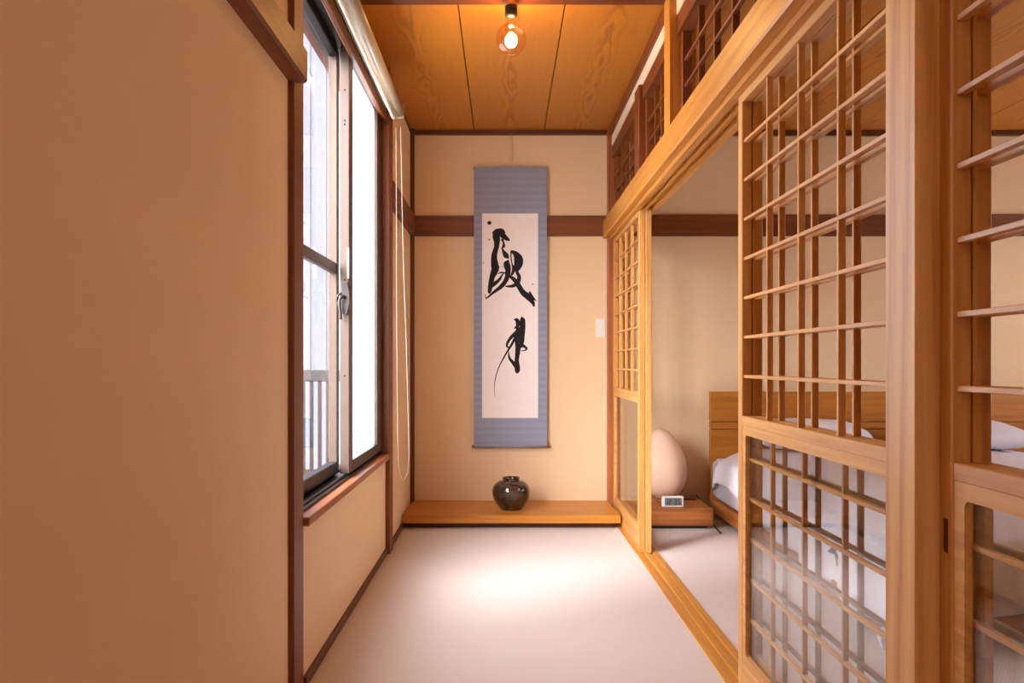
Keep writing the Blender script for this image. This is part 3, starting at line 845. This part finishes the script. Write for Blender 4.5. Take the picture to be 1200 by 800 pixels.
# bed
BX0, BX1, BY0, BY1 = 1.285, 3.30, 2.66, 4.94
bd = thing('bed_frame', ((BX0+BX1)/2, 3.8, 0), 'low wooden bed frame with plain headboard against the bedroom wall', 'bed')
hb = thing('headboard', ((BX0+BX1)/2, 4.97, 0.06), parent=bd)
box('headboard_panel', 1.284, BX1+0.05, 4.945, 4.995, 0.585, 0.77, 'bed', hb, 0.003, 'x')
box('headboard_panel', 1.284, BX1+0.05, 4.945, 4.995, 0.540, 0.582, 'bed', hb, 0.003, 'x')
box('headboard_panel', 1.284, BX1+0.05, 4.945, 4.995, 0.10, 0.537, 'bed', hb, 0.003, 'x')
box('side_rail', BX0-0.01, BX0+0.035, BY0, BY1, 0.035, 0.11, 'stand', bd, 0.003)
box('side_rail', BX1-0.035, BX1+0.01, BY0, BY1, 0.035, 0.11, 'stand', bd, 0.003)
box('foot_rail', BX0+0.035, BX1-0.035, BY0, BY0+0.045, 0.035, 0.11, 'stand', bd, 0.003)
box('slat_deck', BX0+0.035, BX1-0.035, BY0+0.045, BY1, 0.08, 0.11, 'stand', bd, 0.002)
for x in (BX0+0.06, BX1-0.12):
    for y in (BY0+0.08, BY1-0.15):
        box('leg', x, x+0.06, y, y+0.06, 0, 0.08, 'stand', bd)
mt = box('mattress', BX0, BX1, BY0+0.02, BY1, 0.11, 0.36, 'sheet', None, 0.03)
tag(mt, 'white sheeted mattress on the low wooden bed frame', 'mattress')
for p in mt.data.polygons: p.use_smooth = True

def duvet_pt(s, t, off=0.0):
    """s across 0..1 (left hem to right hem), t along 0..1 (head edge to foot hem)."""
    top = 0.420
    wid = (BX1-BX0)-0.01; xc = (BX0+BX1)/2
    ln = 4.80-(BY0-0.01)
    side = 0.10+0.15*min(1, max(0, (t-0.15)/0.6))          # hangs lower towards the foot
    footd = 0.22
    u = (s-0.5)*(wid+2*side); q = t*(ln+footd)
    ou = max(0, abs(u)-wid/2); oq = max(0, q-ln)
    sg = 1 if u > 0 else -1
    x = xc+sg*min(abs(u), wid/2); y = 4.80-min(q, ln)
    drop = max(ou, oq)+0.25*min(ou, oq)
    R = 0.06
    # rounded shoulder
    du = wid/2-abs(u); dq = ln-q
    e = min(du, dq)
    z = top
    if e < 0.30:
        k = max(0, e)/0.30
        z -= 0.085*(1-k)**2.0
    z -= drop
    flare = 0.008+(0.008+0.022*min(1, max(0, (q-0.4)/1.2)))*math.sin(q*17+0.8*math.sin(q*5))*min(1, ou/0.1)
    if ou > 0: x += sg*(flare+0.10*min(ou, 0.12)*1.0)
    if oq > 0: y -= 0.02+0.028*math.sin(u*15+0.5*math.sin(u*4))*min(1, oq/0.1)+0.08*min(oq, 0.12)
    z += 0.012*math.sin(u*5.1+1.3*math.sin(q*3.2))*math.sin(q*4.3+0.7) + 0.006*math.sin(u*13+q*7)
    if q < 0.10: z -= 0.05*(1-q/0.10)**2
    return Vector((x-(off if u < 0 else -off)*(1 if ou > 0 else 0), y, z+(off if ou == 0 else 0)))
NS, NT = 110, 90
V = [duvet_pt(i/NS, j/NT) for j in range(NT+1) for i in range(NS+1)]
Fc = [(j*(NS+1)+i, j*(NS+1)+i+1, (j+1)*(NS+1)+i+1, (j+1)*(NS+1)+i) for j in range(NT) for i in range(NS)]
dv = mesh_obj('duvet', V, Fc, 'white_cloth', None, (2.25, 3.6, 0.36), True)
tag(dv, 'white duvet spread over the low bed', 'duvet')
sm_ = dv.modifiers.new('thickness', 'SOLIDIFY'); sm_.thickness = 0.022; sm_.offset = 1.0
# grey sprig printed on the hanging side
def tfm(p, k):
    return duvet_pt(p[0], p[1], 0.025)
spr = []
def ribbon(pts, wd):
    return [(a_, b__, wd) for a_, b__ in pts]
cs, ct = 0.050, 0.728
V = []; Fc = []
for k, pts in enumerate([[(0,-0.03),(0.004,0.0),(0.002,0.03)],[(0.004,0.0),(-0.012,0.02)],[(0.003,-0.01),(0.016,0.012)],[(0.002,0.02),(-0.010,0.036)],[(0.001,-0.025),(0.012,-0.010)]]):
    P3 = [(cs+a_*0.9, ct+b__*0.65, 0.0050 if i else 0.0034) for i, (a_, b__) in enumerate(pts)]
    v, f = stroke(P3, lambda p: tfm(p, 0), 4)
    o = len(V); V += v; Fc += [tuple(i+o for i in q) for q in f]
mesh_obj('printed_sprig', V, Fc, 'motif', dv, V[0])

def pillow(x, y, label):
    n = 24; V = []; Fc = []
    for sgn in (1, -1):
        o = len(V)
        for j in range(n+1):
            for i in range(n+1):
                u = i/n*2-1; v_ = j/n*2-1
                hgt = ((1-u**4)*(1-v_**4))**0.45
                k = 1-0.05*(abs(u*v_))**1.5+0.03*abs(u)**6*0
                V.append((x+0.34*u*(1-0.05*v_*v_), y+0.205*v_*(1-0.06*u*u), 0.532+sgn*0.065*hgt*(1+0.05*math.sin(5*u+3*v_)) + 0.03*v_))
        for j in range(n):
            for i in range(n):
                a_ = o+j*(n+1)+i; Fc.append((a_, a_+1, a_+n+2, a_+n+1))
    p = mesh_obj('pillow', V, Fc, 'white_cloth', None, (x,y,0.455), True)
    bm = bmesh.new(); bm.from_mesh(p.data); bmesh.ops.remove_doubles(bm, verts=bm.verts, dist=1e-4); bmesh.ops.recalc_face_normals(bm, faces=bm.faces); bm.to_mesh(p.data); bm.free()
    tag(p, label, 'pillow', 'white pillows at the headboard')
pillow(1.80, 4.72, 'white pillow on the window side of the bed head')
pillow(2.72, 4.72, 'white pillow on the far right side of the bed head')

# cable on the floor between platform and bed
cb = tube('power_cable', smooth_pts([(1.205,4.99,0.12),(1.22,4.90,0.07),(1.215,4.80,0.012),(1.22,4.64,0.007),(1.207,4.53,0.007),(1.20,4.42,0.007)],6), 0.004, 'black', None, 6)
tag(cb, 'thin dark cable on the floor between platform and bed', 'cable')

# ------------------------------------------------------------------ outside the window
sl = box('balcony_floor', -1.60, -0.75, 1.5, 6.0, 0.0, 0.12, 'slab', None, 0.01)
tag(sl, 'concrete balcony floor outside the window', 'balcony', kind='structure')
br = thing('balcony_railing', (-1.2, 5.6, 0.12), 'grey slatted balcony railing seen through the near window pane', 'railing')
box('top_rail', -1.62, -0.78, 5.57, 5.63, 0.82, 0.90, 'rail_grey', br, 0.006)
box('bottom_rail', -1.62, -0.78, 5.58, 5.62, 0.16, 0.20, 'rail_grey', br, 0.004)
x = -1.60
while x < -0.78:
    box('slat', x, x+0.026, 5.59, 5.61, 0.20, 0.82, 'rail_grey', br, 0.003); x += 0.058
br2 = thing('balcony_railing', (-1.6, 3.6, 0.12), 'long grey balcony railing parallel to the window', 'railing')
box('top_rail', -1.63, -1.57, 1.5, 5.56, 0.82, 0.90, 'rail_grey', br2, 0.006)
box('bottom_rail', -1.62, -1.58, 1.5, 5.56, 0.16, 0.20, 'rail_grey', br2, 0.004)
y = 1.52
while y < 5.55:
    box('slat', -1.61, -1.59, y, y+0.026, 0.20, 0.82, 'rail_grey', br2, 0.003); y += 0.116
hs = thing('neighbouring_house', (-2.6, 9.5, -3.0), 'slate grey neighbouring house beyond the balcony', 'building')
box('wall', -4.2, -1.55, 9.0, 12.0, -3.0, 6.2, 'outer_wall', hs, 0.01)
for k in range(15):
    box('siding_rib', -4.2+k*0.18, -4.17+k*0.18, 8.985, 9.0, -3.0, 6.2, 'outer_wall', hs, 0.003)
box('parapet', -4.25, -1.50, 8.93, 12.05, 6.2, 6.4, 'rail_grey', hs, 0.02)

gd = box('ground', -40, 40, -40, 40, -3.2, -3.0, 'slab', None, 0)
tag(gd, 'grey ground far below the balcony', 'ground', kind='structure')
